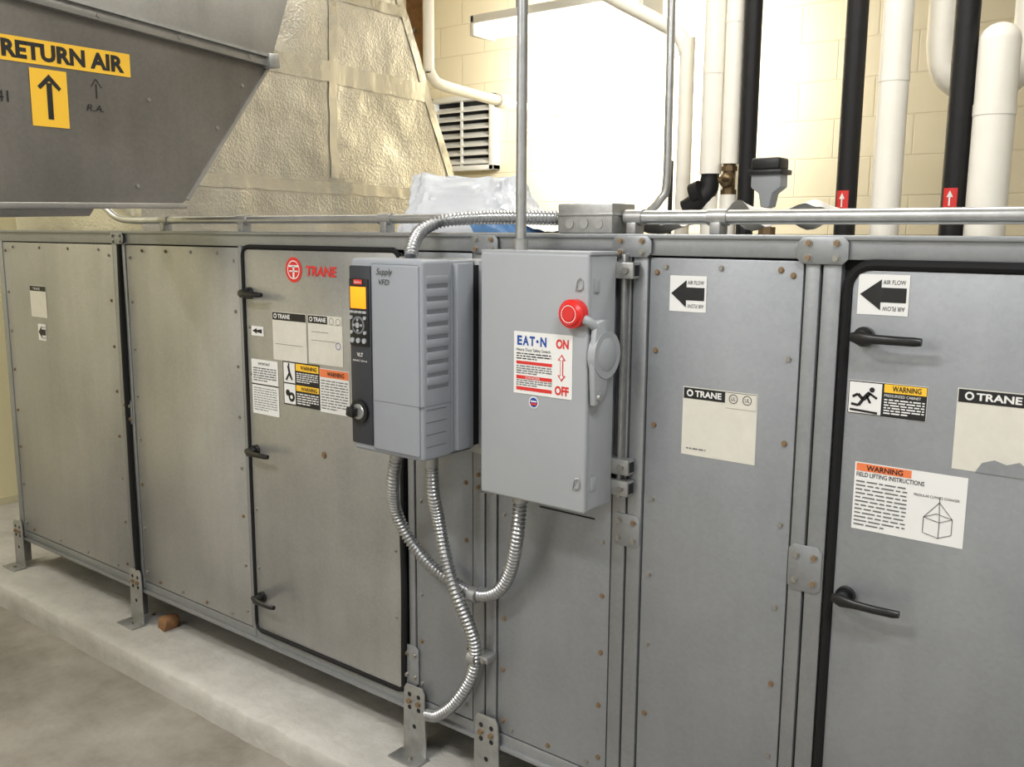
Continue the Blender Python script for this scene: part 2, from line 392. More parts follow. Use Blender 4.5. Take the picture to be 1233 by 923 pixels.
# ---- labels on the unit
def LB(name,x,z,y=-.0053): return Label(name,AHU,(x,y,z))
YD=-.0103
l=LB('brand_logo',-2.257,1.487,YD);l.disc(0,0,.038,REDL,1);l.ring(0,0,.028,.003,WHT,2)
l.rect(-.022,.008,.022,.014,WHT,2);l.rect(-.004,-.024,.004,.012,WHT,2);l.rect(-.020,-.006,.020,-.002,WHT,2)
l.text('TRANE',.058,-.015,.028,REDL,.135,bold=.03,shear=.15);l.done()
def tag(name,x0,z0,x1,z1,m=CRM,y=YD,strip=.2,title='TRANE'):
    w=x1-x0;h=z1-z0;l=LB(name,x0,z0,y);l.rect(0,0,w,h,m,1);s=min(strip*h,.05)
    l.rect(.002,h-s,w-.002,h-.002,BLKL,2)
    l.disc(w*.1,h-s*.52,s*.3,WHT,3);l.disc(w*.1,h-s*.52,s*.17,BLKL,4)
    l.text(title,w*.08+s*.6,h-s*.77,s*.5,WHT,w*.36,l=3,bold=.03)
    return l,w,h,s
l,w,h,s=tag('rating_plate_1',-2.367,1.207,-2.206,1.357,strip=.17);l.rect(.012,.05,w-.02,.0512,GRYT,2);l.done()
l,w,h,s=tag('rating_plate_2',-2.198,1.211,-2.045,1.357,strip=.17);l.rect(w*.58,h-s,w-.002,h-.002,CRM,3)
l.ring(w*.70,h-s*.6,s*.4,.0015,GRYT,4);l.ring(w*.89,h-s*.6,s*.4,.0015,GRYT,4);l.rect(.015,.095,w*.6,.0965,GRYT,2);l.rect(.015,.07,w*.8,.0712,GRYT,2);l.ring(w*.87,.06,.011,.002,BLUE,2);l.done()
l=LB('airflow_tag_small',-2.475,1.275,YD);l.rect(0,0,.062,.03,WHT,1);l.poly([(.006,.015),(.028,.024),(.028,.018),(.054,.022),(.054,.008),(.028,.012),(.028,.006)],BLKL,2);l.done()
l=LB('notice_label',-2.481,1.024,YD);l.rect(0,0,.133,.176,WHT,1);l.text('IMPORTANT',.035,.158,.009,BLKL,.06);l.para(.008,.105,.125,.152,6,GRYT);l.rect(0,.094,.133,.098,BLKL,2) ;l.para(.008,.01,.125,.088,10,GRYT,k=.35);l.done()
l=LB('warning_label_1',-2.323,1.071,YD);l.rect(0,0,.172,.136,BLKL,1);l.rect(.004,.07,.058,.132,WHT,2);l.rect(.004,.004,.058,.066,WHT,2)
l.rect(.062,.110,.168,.132,YEL,2);l.rect(.062,.048,.168,.066,YEL,2);l.text('WARNING',.085,.115,.012,BLKL,.075,l=3,bold=.02);l.text('WARNING',.085,.051,.011,BLKL,.075,l=3,bold=.02)
l.para(.065,.074,.165,.106,5,WHT);l.para(.065,.006,.165,.043,5,WHT)
l.poly([(.012,.078),(.028,.10),(.022,.122),(.032,.124),(.036,.106),(.048,.08),(.042,.078),(.031,.092),(.02,.076)],BLKL,3);l.disc(.03,.127,.004,BLKL,3)
l.disc(.022,.038,.010,BLKL,3);l.disc(.040,.026,.015,BLKL,3);l.disc(.040,.026,.006,WHT,4);l.done()
l=LB('warning_label_2',-2.151,1.068,YD);l.rect(0,0,.130,.132,WHT,1);l.rect(.002,.106,.128,.130,ORG,2);l.text('WARNING',.035,.111,.013,BLKL,.075,l=3,bold=.02);l.para(.006,.008,.124,.1,11,GRYT,k=.4);l.done()
l=LB('rating_plate_3',-3.974,1.245,-.0053);l.rect(0,0,.137,.13,CRM,1);l.rect(.002,.108,.135,.128,BLKL,2);l.text('TRANE',.03,.113,.009,WHT,.06,l=3);l.done()
def arrow_tag(name,x0,z0,w,h,y,words=True):
    l=LB(name,x0,z0,y);l.rect(0,0,w,h,WHT,1)
    l.poly([(w*.04,h*.5),(w*.46,h*.88),(w*.46,h*.68),(w*.95,h*.68),(w*.95,h*.32),(w*.46,h*.32),(w*.46,h*.12)],BLKL,2)
    if words:
        l.text('AIR FLOW',w*.49,h*.76,h*.11,BLKL,w*.44);l.text('AIR FLOW',w*.94,h*.22,h*.11,BLKL,w*.44,rot=math.pi)
    l.done()
arrow_tag('airflow_label_1',-3.925,1.15,.066,.068,-.0053)
arrow_tag('airflow_label_2',-.989,1.435,.087,.077,-.0053)
arrow_tag('airflow_label_3',-.583,1.452,.093,.076,-.0123)
l,w,h,s=tag('rating_plate_4',-.948,1.122,-.776,1.273,y=-.0053,strip=.17);l.rect(w*.58,h-s-.010,w-.002,h-.003,CRM,3)
for u in (.69,.87): l.ring(w*u,h-s*.6,.010,.0014,BLKL,4);l.text('UL',w*u-.005,h-s*.75,.008,BLKL,.010,l=4)
l.para(.012,.012,.09,.018,1,GRYT);l.done()
l=LB('hazard_label',-.590,1.259,-.0123);w,h=.146,.066;l.rect(0,0,w,h,WHT,1);l.rect(.001,.001,w-.001,h-.001,BLKL,2);l.rect(.003,.003,.064,h-.003,WHT,3)
l.rect(.068,h-.018,w-.002,h-.002,YEL,3);l.text('WARNING',.083,h-.0145,.010,BLKL,.052,l=4,bold=.02);l.text('PRESSURIZED CABINET',.069,h-.026,.005,WHT,.066,l=4)
l.para(.069,.006,w-.004,h-.029,6,WHT,l=3)
# falling-person pictogram (head lower right of a tumbling body)
l.disc(.046,.050,.005,BLKL,4)
for a,b,t in [((.042,.044),(.030,.030),.0042),((.030,.030),(.020,.040),.003),((.020,.040),(.010,.034),.0025),((.030,.030),(.022,.018),.003),((.022,.018),(.008,.020),.0025),((.040,.044),(.056,.034),.0022),((.036,.038),(.044,.024),.0022),((.006,.009),(.058,.006),.0022)]:
    l.line(a,b,t,BLKL,4)
l.done()
l=LB('lifting_label',-.567,1.032,-.0123);w,h=.203,.134;l.rect(0,0,w,h,WHT,1);l.rect(.003,h-.017,.105,h-.002,ORG,2);l.text('WARNING',.022,h-.0145,.010,BLKL,.068,l=3,bold=.02)
l.text('FIELD LIFTING INSTRUCTIONS',.004,h-.028,.0085,BLKL,.125,bold=.01);l.text('MODULAR CLIMATE CHANGER',.112,h-.048,.005,BLKL,.08);l.para(.004,.006,.100,h-.034,12,GRYT,k=.36)
bx,bz=.132,.018
for a,b in [((0,0),(.028,-.006)),((.028,-.006),(.05,.004)),((0,0),(0,.03)),((.028,-.006),(.028,.024)),((.05,.004),(.05,.034)),((0,.03),(.028,.024)),((.028,.024),(.05,.034)),((0,.03),(.022,.04)),((.022,.04),(.05,.034)),((0,.03),(.026,.062)),((.05,.034),(.026,.062)),((.028,.024),(.026,.062)),((.026,.062),(.026,.072))]:
    l.line((bx+a[0],bz+a[1]),(bx+b[0],bz+b[1]),.0005,BLKL,3)
l.done()
l,w,h,s=tag('rating_plate_5',-.394,1.180,-.190,1.330,y=-.0123,strip=.17);l.poly([(.04,.0),(.05,.018),(.07,.026),(.09,.02),(.11,.028),(.13,.012),(.15,.0)],GALV,3);l.done()

# ------------------------------------------------------------------ variable frequency drive
VF=empty('variable_frequency_drive')
X0,X1,Z0,Z1=-1.752,-1.507,1.056,1.537
g=G('housing',VF)
g.box(X0,X1,-.242,-.135,Z0,Z1,GREYD,.010,3)
g.box(X0+.004,X1-.004,-.137,-.050,Z0+.006,Z1-.004,GREYD,.003)
g.box(X0+.078,X1-.008,-.246,-.238,Z0+.01,Z1-.012,GREYD,.006,3)
for k in range(9):
    z=1.50-k*.030
    g.box(X1-.004,X1+.0025,-.228,-.150,z-.020,z,GREYD,.003)
    g.box(X1-.006,X1+.0003,-.225,-.152,z-.029,z-.021,GREYD2)
for k in range(4): g.box(X1-.003,X1+.001,-.23,-.16,1.09+k*.03,1.092+k*.03,GREYD2)
g.box(X0+.079,X1+.0005,-.2465,-.14,1.19,1.1915,GREYD2)
g.box(X0-.02,X1+.02,-.05,-.040,Z0-.01,Z1+.0,STEEL,.002)
g.done()
g=G('heatsink',VF)
for k in range(14): g.box(X0+.02+k*.0155,X0+.026+k*.0155,-.135,-.05,Z0-.002,Z0+.01,GREYD2)
g.box(X1-.006,X1+.014,-.132,-.074,Z0+.012,Z1-.010,GREYD,.002)
g.box(X1-.006,X1+.010,-.072,-.05,Z0+.015,Z1-.015,DARK)
g.box(X1+.012,X1+.045,-.052,-.046,Z0+.005,Z1-.005,GREYD,.001)
g.done()
g=G('front_panel',VF)
g.box(X0+.002,X0+.077,-.2475,-.238,Z0+.018,Z1-.018,DPAN,.004)
g.box(X0+.006,X0+.073,-.252,-.246,1.322,1.488,BLK,.003)
g.box(X0+.012,X0+.067,-.2535,-.250,1.415,1.468,LCD,.001)
for k in range(4): g.box(X0+.011+k*.0148,X0+.023+k*.0148,-.2550,-.251,1.403,1.409,GREYP,.001)
yk=-.252
g.cyl((X0+.039,yk,1.374),(X0+.039,yk-.002,1.374),.022,GREYD2,28);g.cyl((X0+.039,yk,1.374),(X0+.039,yk-.003,1.374),.017,BLK,28)
g.cyl((X0+.039,yk,1.374),(X0+.039,yk-.005,1.374),.007,GREYP,20)
for a in range(4): 
    dx,dz=[(0,.013),(.013,0),(0,-.013),(-.013,0)][a];g.cyl((X0+.039+dx,yk,1.374+dz),(X0+.039+dx,yk-.0045,1.374+dz),.0035,GREYP,10)
for dx in (-.024,.024):
    for dz in (.018,-.018): g.cyl((X0+.039+dx,yk,1.374+dz),(X0+.039+dx,yk-.004,1.374+dz),.0045,GREYP,14)
for k in range(3): g.cyl((X0+.018+k*.021,yk,1.336),(X0+.018+k*.021,yk-.004,1.336),.0065,GREYP,16)
g.done()
l=Label('front_markings',VF,(X0,-.2478,0));l.text('VLT',.028,1.296,.009,WHT,.022,bold=.02);l.text('HVAC Drive',.014,1.283,.005,WHT,.050);l.rect(.026,1.474,.056,1.486,REDL,9)
l.text('Danfoss',.029,1.477,.006,WHT,.024,l=10)
l.text('Supply',.100,1.500,.015,BLKL,.055,shear=.3,l=1);l.text('VFD',.108,1.476,.013,BLKL,.036,shear=.2,l=1)
l.done()
g=G('disconnect_knob',VF)
kx,kz=X0+.036,1.157
g.cyl((kx,-.246,kz),(kx,-.256,kz),.030,BLK,28);g.cyl((kx,-.256,kz),(kx,-.259,kz),.020,STEEL,28,r2=.018)
g.prism([(kx-.026,-.257,kz-.010),(kx-.002,-.257,kz-.014),(kx+.002,-.257,kz+.010),(kx-.022,-.257,kz+.014)],(0,-.020,0),BLK,.004);g.done()
for k,x in enumerate([-1.70,-1.578]):
    g=G('conduit_connector_%d'%(k+1),VF);g.cyl((x,-.14,Z0+.001),(x,-.14,Z0-.014),.021,STEEL,8);g.cyl((x,-.14,Z0-.012),(x,-.14,Z0-.038),.0185,STEEL,20);g.done()
g=G('mounting_struts',VF)
for z in (1.09,1.49): g.box(X0-.03,X1+.05,-.0405,-.010,z-.02,z+.02,STEEL,.002)
g.done()

# ------------------------------------------------------------------ disconnect switch box
DS=empty('disconnect_switch_box')
A0,A1,C0,C1=-1.402,-1.105,.990,1.556
g=G('enclosure',DS)
g.box(A0,A1,-.140,-.040,C0,C1,GREYP,.004)
g.box(A0-.002,A1+.001,-.153,-.136,C0-.004,C1+.001,GREYP,.006,3)
g.box(A0-.003,A1+.004,-.150,-.040,C1-.002,C1+.006,GREYP,.002)
g.done()
g=G('latches',DS)
for z in (1.49,1.05):
    g.tube([(A1-.030,-.154,z-.012),(A1-.022,-.158,z+.012),(A1-.014,-.154,z+.014),(A1-.012,-.156,z-.006),(A1-.026,-.156,z-.010)],.0014,STEEL,seg=8,step=.003)
    g.box(A1-.001,A1+.004,-.13,-.11,z-.015,z+.015,GREYP,.001)
g.done()
g=G('operating_handle',DS)
g.prism([(A1,-.140,1.415),(A1,-.085,1.415),(A1,-.065,1.38),(A1,-.060,1.30),(A1,-.08,1.25),(A1,-.140,1.235)],(.012,0,0),GREYP,.004)
g.cyl((A1+.008,-.110,1.340),(A1+.026,-.110,1.340),.052,GREYP,36)
g.cyl((A1+.024,-.110,1.340),(A1+.032,-.110,1.340),.040,GREYP,36,r2=.028)
g.prism([(A1+.008,-.150,1.412),(A1+.008,-.115,1.418),(A1+.008,-.100,1.27),(A1+.008,-.120,1.235),(A1+.008,-.152,1.23),(A1+.008,-.160,1.33)],(.016,0,0),GREYP,.006)
g.tube([(A1+.016,-.140,1.400),(A1+.006,-.158,1.415),(A1-.014,-.166,1.424)],.010,GREYP,step=.006)
g.cyl((A1+.020,-.140,1.250),(A1+.031,-.140,1.250),.008,STEEL,14)
g.done()
g=G('handle_grip',DS)
g.cyl((A1-.028,-.154,1.430),(A1-.028,-.176,1.430),.031,RED,32);g.cyl((A1-.028,-.176,1.430),(A1-.028,-.183,1.430),.029,RED,32,r2=.023)
g.cyl((A1-.028,-.182,1.430),(A1-.028,-.1845,1.430),.014,REDL,28)
g.done()
l=Label('grip_ring',DS,(A1-.028,-.1835,1.430));l.ring(0,0,.0190,.0015,WHT,1);l.done()
l=Label('switch_label',DS,(-1.303,-.1535,1.239));w,h=.162,.142;l.rect(0,0,w,h,WHT,1)
l.text('E',.010,h-.030,.020,BLUE,.014,bold=.04);l.text('A',.026,h-.030,.020,BLUE,.017,bold=.04);l.text('T',.045,h-.030,.020,BLUE,.015,bold=.04);l.disc(.067,h-.020,.0035,BLUE,2);l.text('N',.075,h-.030,.020,BLUE,.017,bold=.04)
l.text('ON',.118,h-.030,.019,REDL,.034,bold=.04);l.text('OFF',.116,.008,.019,REDL,.038,bold=.04)
l.poly([(.134,.038),(.145,.052),(.138,.052),(.138,.085),(.145,.085),(.134,.099),(.123,.085),(.130,.085),(.130,.052),(.123,.052)],REDL,2)
l.poly([(.134,.042),(.140,.0505),(.136,.0505),(.136,.0865),(.140,.0865),(.134,.095),(.128,.0865),(.132,.0865),(.132,.0505),(.128,.0505)],WHT,3)
l.text('Heavy Duty Safety Switch',.008,.098,.007,BLKL,.095);l.para(.008,.078,.105,.095,3,BLKL,k=.45)
l.rect(.008,.068,.108,.075,REDL,2);l.para(.008,.045,.108,.066,4,GRYT);l.rect(.008,.034,.108,.042,REDL,2);l.text('DANGER',.035,.0355,.005,WHT,.04,l=3)
l.para(.008,.018,.108,.033,3,GRYT);l.rect(.008,.008,.108,.016,REDL,2)
l.done()
l=Label('round_sticker',DS,(-1.245,-.1535,1.222));l.disc(0,0,.014,WHT,1);l.disc(0,0,.011,BLUE,2);l.rect(-.008,-.006,.009,-.001,REDL,3);l.rect(-.008,.001,.009,.004,WHT,3);l.done()
g=G('mounting_struts',DS)
for z in (1.520,1.075,1.025):
    g.box(A0-.01,A1+.042,-.040,-.010,z-.018,z+.018,STEEL,.002)
    g.box(A1+.0405,A1+.0428,-.034,-.014,z-.012,z+.012,DARK)
    g.cyl((A1+.025,-.038,z),(A1+.025,-.048,z),.008,SCREW,6)
g.box(A1+.006,A1+.016,-.030,-.008,1.0,1.556,STEEL,.002)
g.done()
g=G('hubs',DS);g.cyl((-1.33,-.09,C0+.002),(-1.33,-.09,C0-.03),.020,STEEL,20);g.cyl((-1.33,-.09,C0-.004),(-1.33,-.09,C0-.012),.024,STEEL,8)
g.cyl((-1.335,-.09,C1),(-1.335,-.09,C1+.03),.017,STEEL,20);g.done()

# ------------------------------------------------------------------ conduits
g=G('flexible_conduit')
g.tube([(-1.70,-.14,1.03),(-1.725,-.13,.95),(-1.76,-.09,.86),(-1.74,-.06,.775),(-1.68,-.05,.715),(-1.60,-.045,.680),(-1.51,-.045,.664),(-1.435,-.05,.692),(-1.385,-.06,.76),(-1.345,-.085,.86),(-1.33,-.09,.965)],.0155,FLEX,seg=16,ribs=.011);g.done(80)
g=G('flexible_conduit')
g.tube([(-1.578,-.14,1.03),(-1.590,-.12,.94),(-1.600,-.09,.86),(-1.585,-.08,.76),(-1.545,-.085,.672),(-1.515,-.065,.58),(-1.508,-.05,.51),(-1.525,-.045,.43),(-1.585,-.045,.335),(-1.650,-.042,.275),(-1.70,-.035,.255)],.0155,FLEX,seg=16,ribs=.011);g.done(80)
g=G('flexible_conduit')
g.tube([(-1.300,.03,1.636),(-1.42,.03,1.638),(-1.56,.03,1.638),(-1.66,.0,1.630),(-1.68,-.06,1.605),(-1.655,-.12,1.565),(-1.64,-.14,1.539)],.0155,FLEX,seg=16,ribs=.011);g.done(80)
g=G('conduit_clamp')
for x,z,ry in [(-1.512,.664,0),(-1.512,.49,0)]:
    g.cyl((x-.012,-.05,z),(x+.012,-.05,z),.020,STEEL,20);g.box(x-.01,x+.045,-.05,-.008,z-.008,z+.010,STEEL,.002);g.cyl((x+.033,-.05,z),(x+.033,-.058,z),.006,SCREW,6)
g.done()
g=G('conduit');g.tube([(-1.335,-.09,1.587),(-1.335,-.09,3.6)],.0125,EMT,smooth=False);g.done()
g=G('conduit')
g.tube([(-3.46,.02,1.71),(-3.38,.02,1.685),(-3.30,.02,1.648),(-3.20,.02,1.637),(-3.0,.03,1.636),(-2.2,.03,1.636),(-1.60,.035,1.636)],.0125,EMT)
for x in (-3.0,-2.55,-1.9): g.cyl((x-.025,.03,1.636),(x+.025,.03,1.636),.016,STEEL,16);g.box(x-.012,x+.012,.015,.05,1.600,1.628,STEEL,.002)
g.done()
g=G('conduit')
g.tube([(-1.13,.035,1.637),(-.9,.035,1.636),(.9,.035,1.636)],.0155,EMT)
for x in (-1.105,-.90,-.25): g.cyl((x-.022,.035,1.636),(x+.022,.035,1.636),.0185,STEEL,16);g.box(x-.012,x+.012,.015,.055,1.600,1.625,STEEL,.002)
g.done()
g=G('junction_box')
g.box(-1.285,-1.135,-.015,.085,1.600,1.668,STEEL,.004);g.box(-1.288,-1.132,-.018,.088,1.640,1.646,STEEL,.001)
for x in (-1.25,-1.21,-1.17): g.cyl((x,-.0155,1.622),(x,-.0175,1.622),.011,EMT,20)
g.cyl((-1.285,.03,1.636),(-1.30,.03,1.636),.020,STEEL,8)
g.done()

# ------------------------------------------------------------------ return air duct (hangs in front, upper left)
RD=empty('return_air_duct')
XF=-2.6;XB=-3.12
def pr(g,pts,x0,x1,m,bev=0): g.prism([(x0,y,z) for y,z in pts],(x1-x0,0,0),m,bev)
g=G('lower_section',RD)
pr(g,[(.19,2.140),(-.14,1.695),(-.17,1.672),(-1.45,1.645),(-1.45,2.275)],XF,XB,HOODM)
g.done()
g=G('upper_section',RD)
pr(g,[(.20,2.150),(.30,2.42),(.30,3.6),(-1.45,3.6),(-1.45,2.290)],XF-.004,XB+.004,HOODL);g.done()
g=G('flanges',RD)
pr(g,[(.200,2.154),(.195,2.128),(-1.45,2.255),(-1.45,2.285)],XF+.022,XF-.002,HOODL,.002)
pr(g,[(.200,2.162),(.200,2.154),(-1.45,2.285),(-1.45,2.294)],XF+.034,XF-.002,STEEL)
pr(g,[(.20,2.172),(.205,2.128),(.165,2.124),(.16,2.168)],XF+.038,XF-.002,STEEL,.003)
pr(g,[(.196,2.140),(-.134,1.693),(-.142,1.697),(.186,2.142)],XF+.008,XF-.002,HOODL)
pr(g,[(-.15,1.684),(-.15,1.668),(-1.45,1.636),(-1.45,1.655)],XF+.02,XF-.002,HOODL,.002)
pr(g,[(-.42,1.668),(-.44,1.640),(-1.45,1.610),(-1.45,1.640)],XF-.02,XF-.05,HOODL,.002)
for k in range(6): g.cyl((XF+.02,.10-k*.25,2.150+k*.019),(XF+.026,.10-k*.25,2.150+k*.019),.007,SCREW,6)
for y,z in [(-.30,1.73),(-.02,1.92),(.08,2.06),(-.25,1.98)]: g.cyl((XF,y,z),(XF+.005,y,z),.006,SCREW,6)
g.done()
l=Label('return_air_label',RD,(XF+.001,-.715,2.036),(0,1,0),(0,0,1));w,h=.412,.064
l.rect(0,0,w,h,YEL,1);l.text('RETURN AIR',.055,.012,.041,BLKL,.338,bold=.045);l.done()
l=Label('arrow_label',RD,(XF+.001,-.592,1.876),(0,1,0),(0,0,1))
l.rect(0,0,.100,.150,YEL,1);l.rect(.043,.02,.058,.115,BLKL,2);l.poly([(.051,.138),(.083,.104),(.076,.096),(.051,.120),(.026,.096),(.019,.104)],BLKL,2);l.done()
l=Label('marker_scribbles',RD,(XF+.001,-.44,1.93),(0,1,0),(0,0,1));l.text('R.A.',.0,.0,.018,BLKL,.05,shear=.2);l.rect(.03,.035,.033,.075,BLKL,1)
l.line((.031,.088),(.047,.066),.0012,BLKL,1);l.line((.031,.088),(.016,.066),.0012,BLKL,1);l.text('41',-.24,-.0,.03,BLKL,.03);l.done()

# ------------------------------------------------------------------ foil-insulated plenum standing on top of the unit
IN=empty('insulated_duct')
XD=-3.2
def dent(y,z): return .014*noise.noise(Vector((y*2.2,z*2.2,0)))+.004*noise.noise(Vector((y*9,z*9,4)))+.0012*noise.noise(Vector((y*25,z*25,7)))
def yend(z): return 1.885-max(0,z-1.60)*.44
g=G('foil_wrap',IN);i=g.mi(FOIL);bm=g.bm
NX,NZ=90,90;vv={}
for a in range(NX+1):
    for b in range(NZ+1):
        z=1.60+b/NZ*2.0;y=.06+(yend(z)-.06)*a/NX
        vv[a,b]=bm.verts.new((XD+dent(y,z),y,z))
for a in range(NX):
    for b in range(NZ): bm.faces.new([vv[a,b],vv[a+1,b],vv[a+1,b+1],vv[a,b+1]]).material_index=i
def sidewall(col,yf):
    sv={}
    for b in range(NZ+1):
        z=1.60+b/NZ*2.0;sv[0,b]=vv[col,b]
        for a in range(1,21):
            x=XD-a*.05;sv[a,b]=bm.verts.new((x,yf(z)+.008*noise.noise(Vector((x*5,z*3,9))),z))
    for b in range(NZ):
        for a in range(20): bm.faces.new([sv[a,b],sv[a+1,b],sv[a+1,b+1],sv[a,b+1]]).material_index=i
sidewall(0,lambda z:.06);sidewall(NX,yend)
g.done(60)
g=G('foil_tape',IN)
def strip(p,q,wd):
    i=g.mi(TAPE);n=80;P=Vector(p);Q=Vector(q);d=(Q-P).normalized();nn=Vector((-d.y,d.x))*wd/2;prev=None
    for k in range(n+1):
        c=P.lerp(Q,k/n)+Vector((noise.noise(Vector((k*.2,1,0)))*.006,noise.noise(Vector((k*.2,5,0)))*.006))
        cur=[]
        for e in (c+nn,c,c-nn): cur.append(g.bm.verts.new((XD+dent(e.x,e.y)+.004+.003*noise.noise(Vector((e.x*18,e.y*18,2))),e.x,e.y)))
        if prev:
            for j in (0,1): g.bm.faces.new([prev[j],prev[j+1],cur[j+1],cur[j]]).material_index=i
        prev=cur
strip((.1,2.30),(1.56,2.26),.085)
strip((.1,1.80),(1.76,1.78),.05)
strip((.98,1.83),(1.0,3.5),.045)
strip((1.855,1.62),(1.02,3.5),.045)
strip((.1,2.62),(1.42,2.60),.05)
g.done(80)

# ------------------------------------------------------------------ background pipes rising behind the unit
def vpipe(name,x,r,z0,z1,m,y=2.0,bands=()):
    g=G(name);g.tube([(x,y,z0),(x,y,z1)],r,m,seg=28,smooth=False)
    for z in bands: g.cyl((x,y,z-.02),(x,y,z+.02),r*1.03,m,28)
    return g
g=vpipe('insulated_pipe',-1.905,.047,1.86,3.6,WPIPE,bands=(2.3,2.9))
g.cyl((-1.905,2,1.80),(-1.905,2,1.865),.040,BLKI,24)
g.tube([(-1.905,2,1.84),(-1.91,1.99,1.78),(-1.95,1.97,1.74),(-2.00,1.965,1.71)],.042,BLKI)
g.cyl((-1.905,2,.1),(-1.905,2,1.78),.036,WPIPE,20);g.cyl((-1.96,1.95,1.775),(-1.92,1.95,1.79),.045,BLKI,20)
g.done()
g=vpipe('insulated_pipe',-1.815,.038,1.90,3.6,WPIPE,bands=(2.5,))
g.cyl((-1.815,2,1.76),(-1.815,2,1.90),.027,BRASS,20);g.sphere((-1.815,1.98,1.83),.034,BRASS);g.cyl((-1.815,2,1.87),(-1.815,2,1.89),.036,BRASS,8);g.cyl((-1.815,2,1.77),(-1.815,2,1.79),.036,BRASS,8)
g.cyl((-1.815,2,.1),(-1.815,2,1.77),.035,WPIPE,20);g.cyl((-1.80,1.95,1.83),(-1.80,1.88,1.83),.01,BRASS,10)
g.done()
g=vpipe('black_pipe',-1.735,.036,.1,3.6,BLKI);g.done()
g=vpipe('black_pipe',-1.305,.041,.1,3.6,BLKI);g.done()
g=vpipe('insulated_pipe',-1.150,.055,.1,3.6,WPIPE,bands=(2.2,3.0));g.done()
g=vpipe('black_pipe',-.905,.043,.1,3.6,BLKI);g.done()
g=vpipe('insulated_pipe',-.790,.070,.1,2.29,WPIPE,y=2.0,bands=(2.05,));g.sphere((-.790,2.0,2.29),.070,WPIPE,(1,1,.9));g.done()
k=1.047
g=G('insulated_pipe');g.tube([(x*k,2.2,z) for x,z in [(-.985,3.6),(-.985,2.44),(-.983,2.33),(-.965,2.24),(-.91,2.185),(-.84,2.17),(-.77,2.185),(-.715,2.24),(-.695,2.33),(-.693,2.44),(-.693,3.6)]],.064,WPIPE,seg=28)
g.done()
def pipe_tag(x,r,parent=None):
    g=G('pipe_marker');i=g.mi(REDL);j=g.mi(WHT)
    def patch(a0,a1,z0,z1,ii,rr):
        prev=None
        for k in range(9):
            a=a0+(a1-a0)*k/8;c=[g.bm.verts.new((x+rr*math.cos(a),2+rr*math.sin(a),z)) for z in (z0,z1)]
            if prev: g.bm.faces.new([prev[0],c[0],c[1],prev[1]]).material_index=ii
            prev=c
    patch(-math.pi*.70,-math.pi*.33,1.700,1.775,i,r+.0015)
    patch(-math.pi*.535,-math.pi*.495,1.710,1.745,j,r+.0035)
    a=-math.pi*.515;v=[g.bm.verts.new((x+(r+.0035)*math.cos(q),2+(r+.0035)*math.sin(q),z)) for q,z in [(a-.25,1.742),(a+.25,1.742),(a,1.766)]]
    g.bm.faces.new(v).material_index=j;g.done()
pipe_tag(-1.305,.041);pipe_tag(-.905,.043)
g=G('insulated_pipe');g.tube([(-3.0,2.1,3.05),(-2.6,2.1,2.76),(-2.25,2.1,2.56),(-2.14,2.1,2.49),(-2.095,2.1,2.40),(-2.09,2.1,2.28),(-2.09,2.1,.1)],.034,WPIPE);g.done()
g=G('insulated_pipe');g.tube([(-3.2,2.7,3.5),(-2.8,2.7,3.16),(-2.4,2.7,2.88),(-2.22,2.7,2.74),(-2.155,2.7,2.6),(-2.15,2.7,2.4),(-2.15,2.7,.1)],.045,WPIPE);g.done()
g=G('conduit');g.tube([(-2.03,1.82,3.6),(-2.02,1.82,2.2),(-2.02,1.82,1.82),(-2.04,1.81,1.75),(-2.10,1.80,1.69),(-2.20,1.79,1.65),(-2.42,1.77,1.625)],.018,EMT);g.done()
g=G('drain_pipe');g.tube([(-2.06,1.93,.1),(-2.06,1.93,1.92)],.010,BLKI,smooth=False);g.done()
g=G('insulated_pipe');g.tube([(-3.585,2.0,3.6),(-3.585,2.0,2.55),(-3.583,2.0,2.47),(-3.58,2.03,2.42),(-3.575,2.09,2.395),(-3.57,2.35,2.375),(-3.57,2.6,2.365)],.030,WPIPE)
g.cyl((-3.57,2.57,2.366),(-3.57,2.63,2.364),.042,WPIPE);g.cyl((-3.57,2.62,2.364),(-3.57,3.2,2.36),.02,WPIPE);g.done()
g=G('rusty_strut');g.box(-3.83,-3.70,2.08,2.12,2.5,3.6,WOOD,.004);g.cyl((-3.76,2.082,2.55),(-3.76,2.07,2.55),.012,SCREW,6);g.cyl((-3.76,2.082,2.7),(-3.76,2.07,2.7),.012,SCREW,6);g.done()

# louvred grille fixed to the back wall
g=G('wall_louver')
g.box(-4.62,-4.08,3.185,3.2,2.04,2.50,DARK)
for a,b,c,d in [(-4.64,-4.60,2.02,2.52),(-4.10,-4.06,2.02,2.52),(-4.64,-4.06,2.485,2.52),(-4.64,-4.06,2.02,2.055)]: g.box(a,b,3.125,3.2,c,d,WCON,.004)
for k in range(7):
    z=2.075+k*.058;g.prism([(-4.60,3.13,z-.004),(-4.60,3.133,z-.012),(-4.60,3.19,z+.026),(-4.60,3.19,z+.034)],(.50,0,0),WCON)
g.box(-4.36,-4.345,3.135,3.15,2.05,2.49,WCON)
g.done()
# fluorescent fixture
g=G('fluorescent_light')
g.box(-3.55,-2.45,2.30,2.50,2.745,2.79,WCON,.005)
g.box(-3.53,-2.47,2.31,2.49,2.69,2.748,TUBE,.018,3)
g.box(-3.555,-3.525,2.30,2.50,2.68,2.79,WCON,.004);g.box(-2.475,-2.445,2.30,2.50,2.68,2.79,WCON,.004)
for x in (-3.3,-2.6): g.cyl((x,2.4,2.79),(x,2.4,3.6),.005,STEEL,8)
g.done()

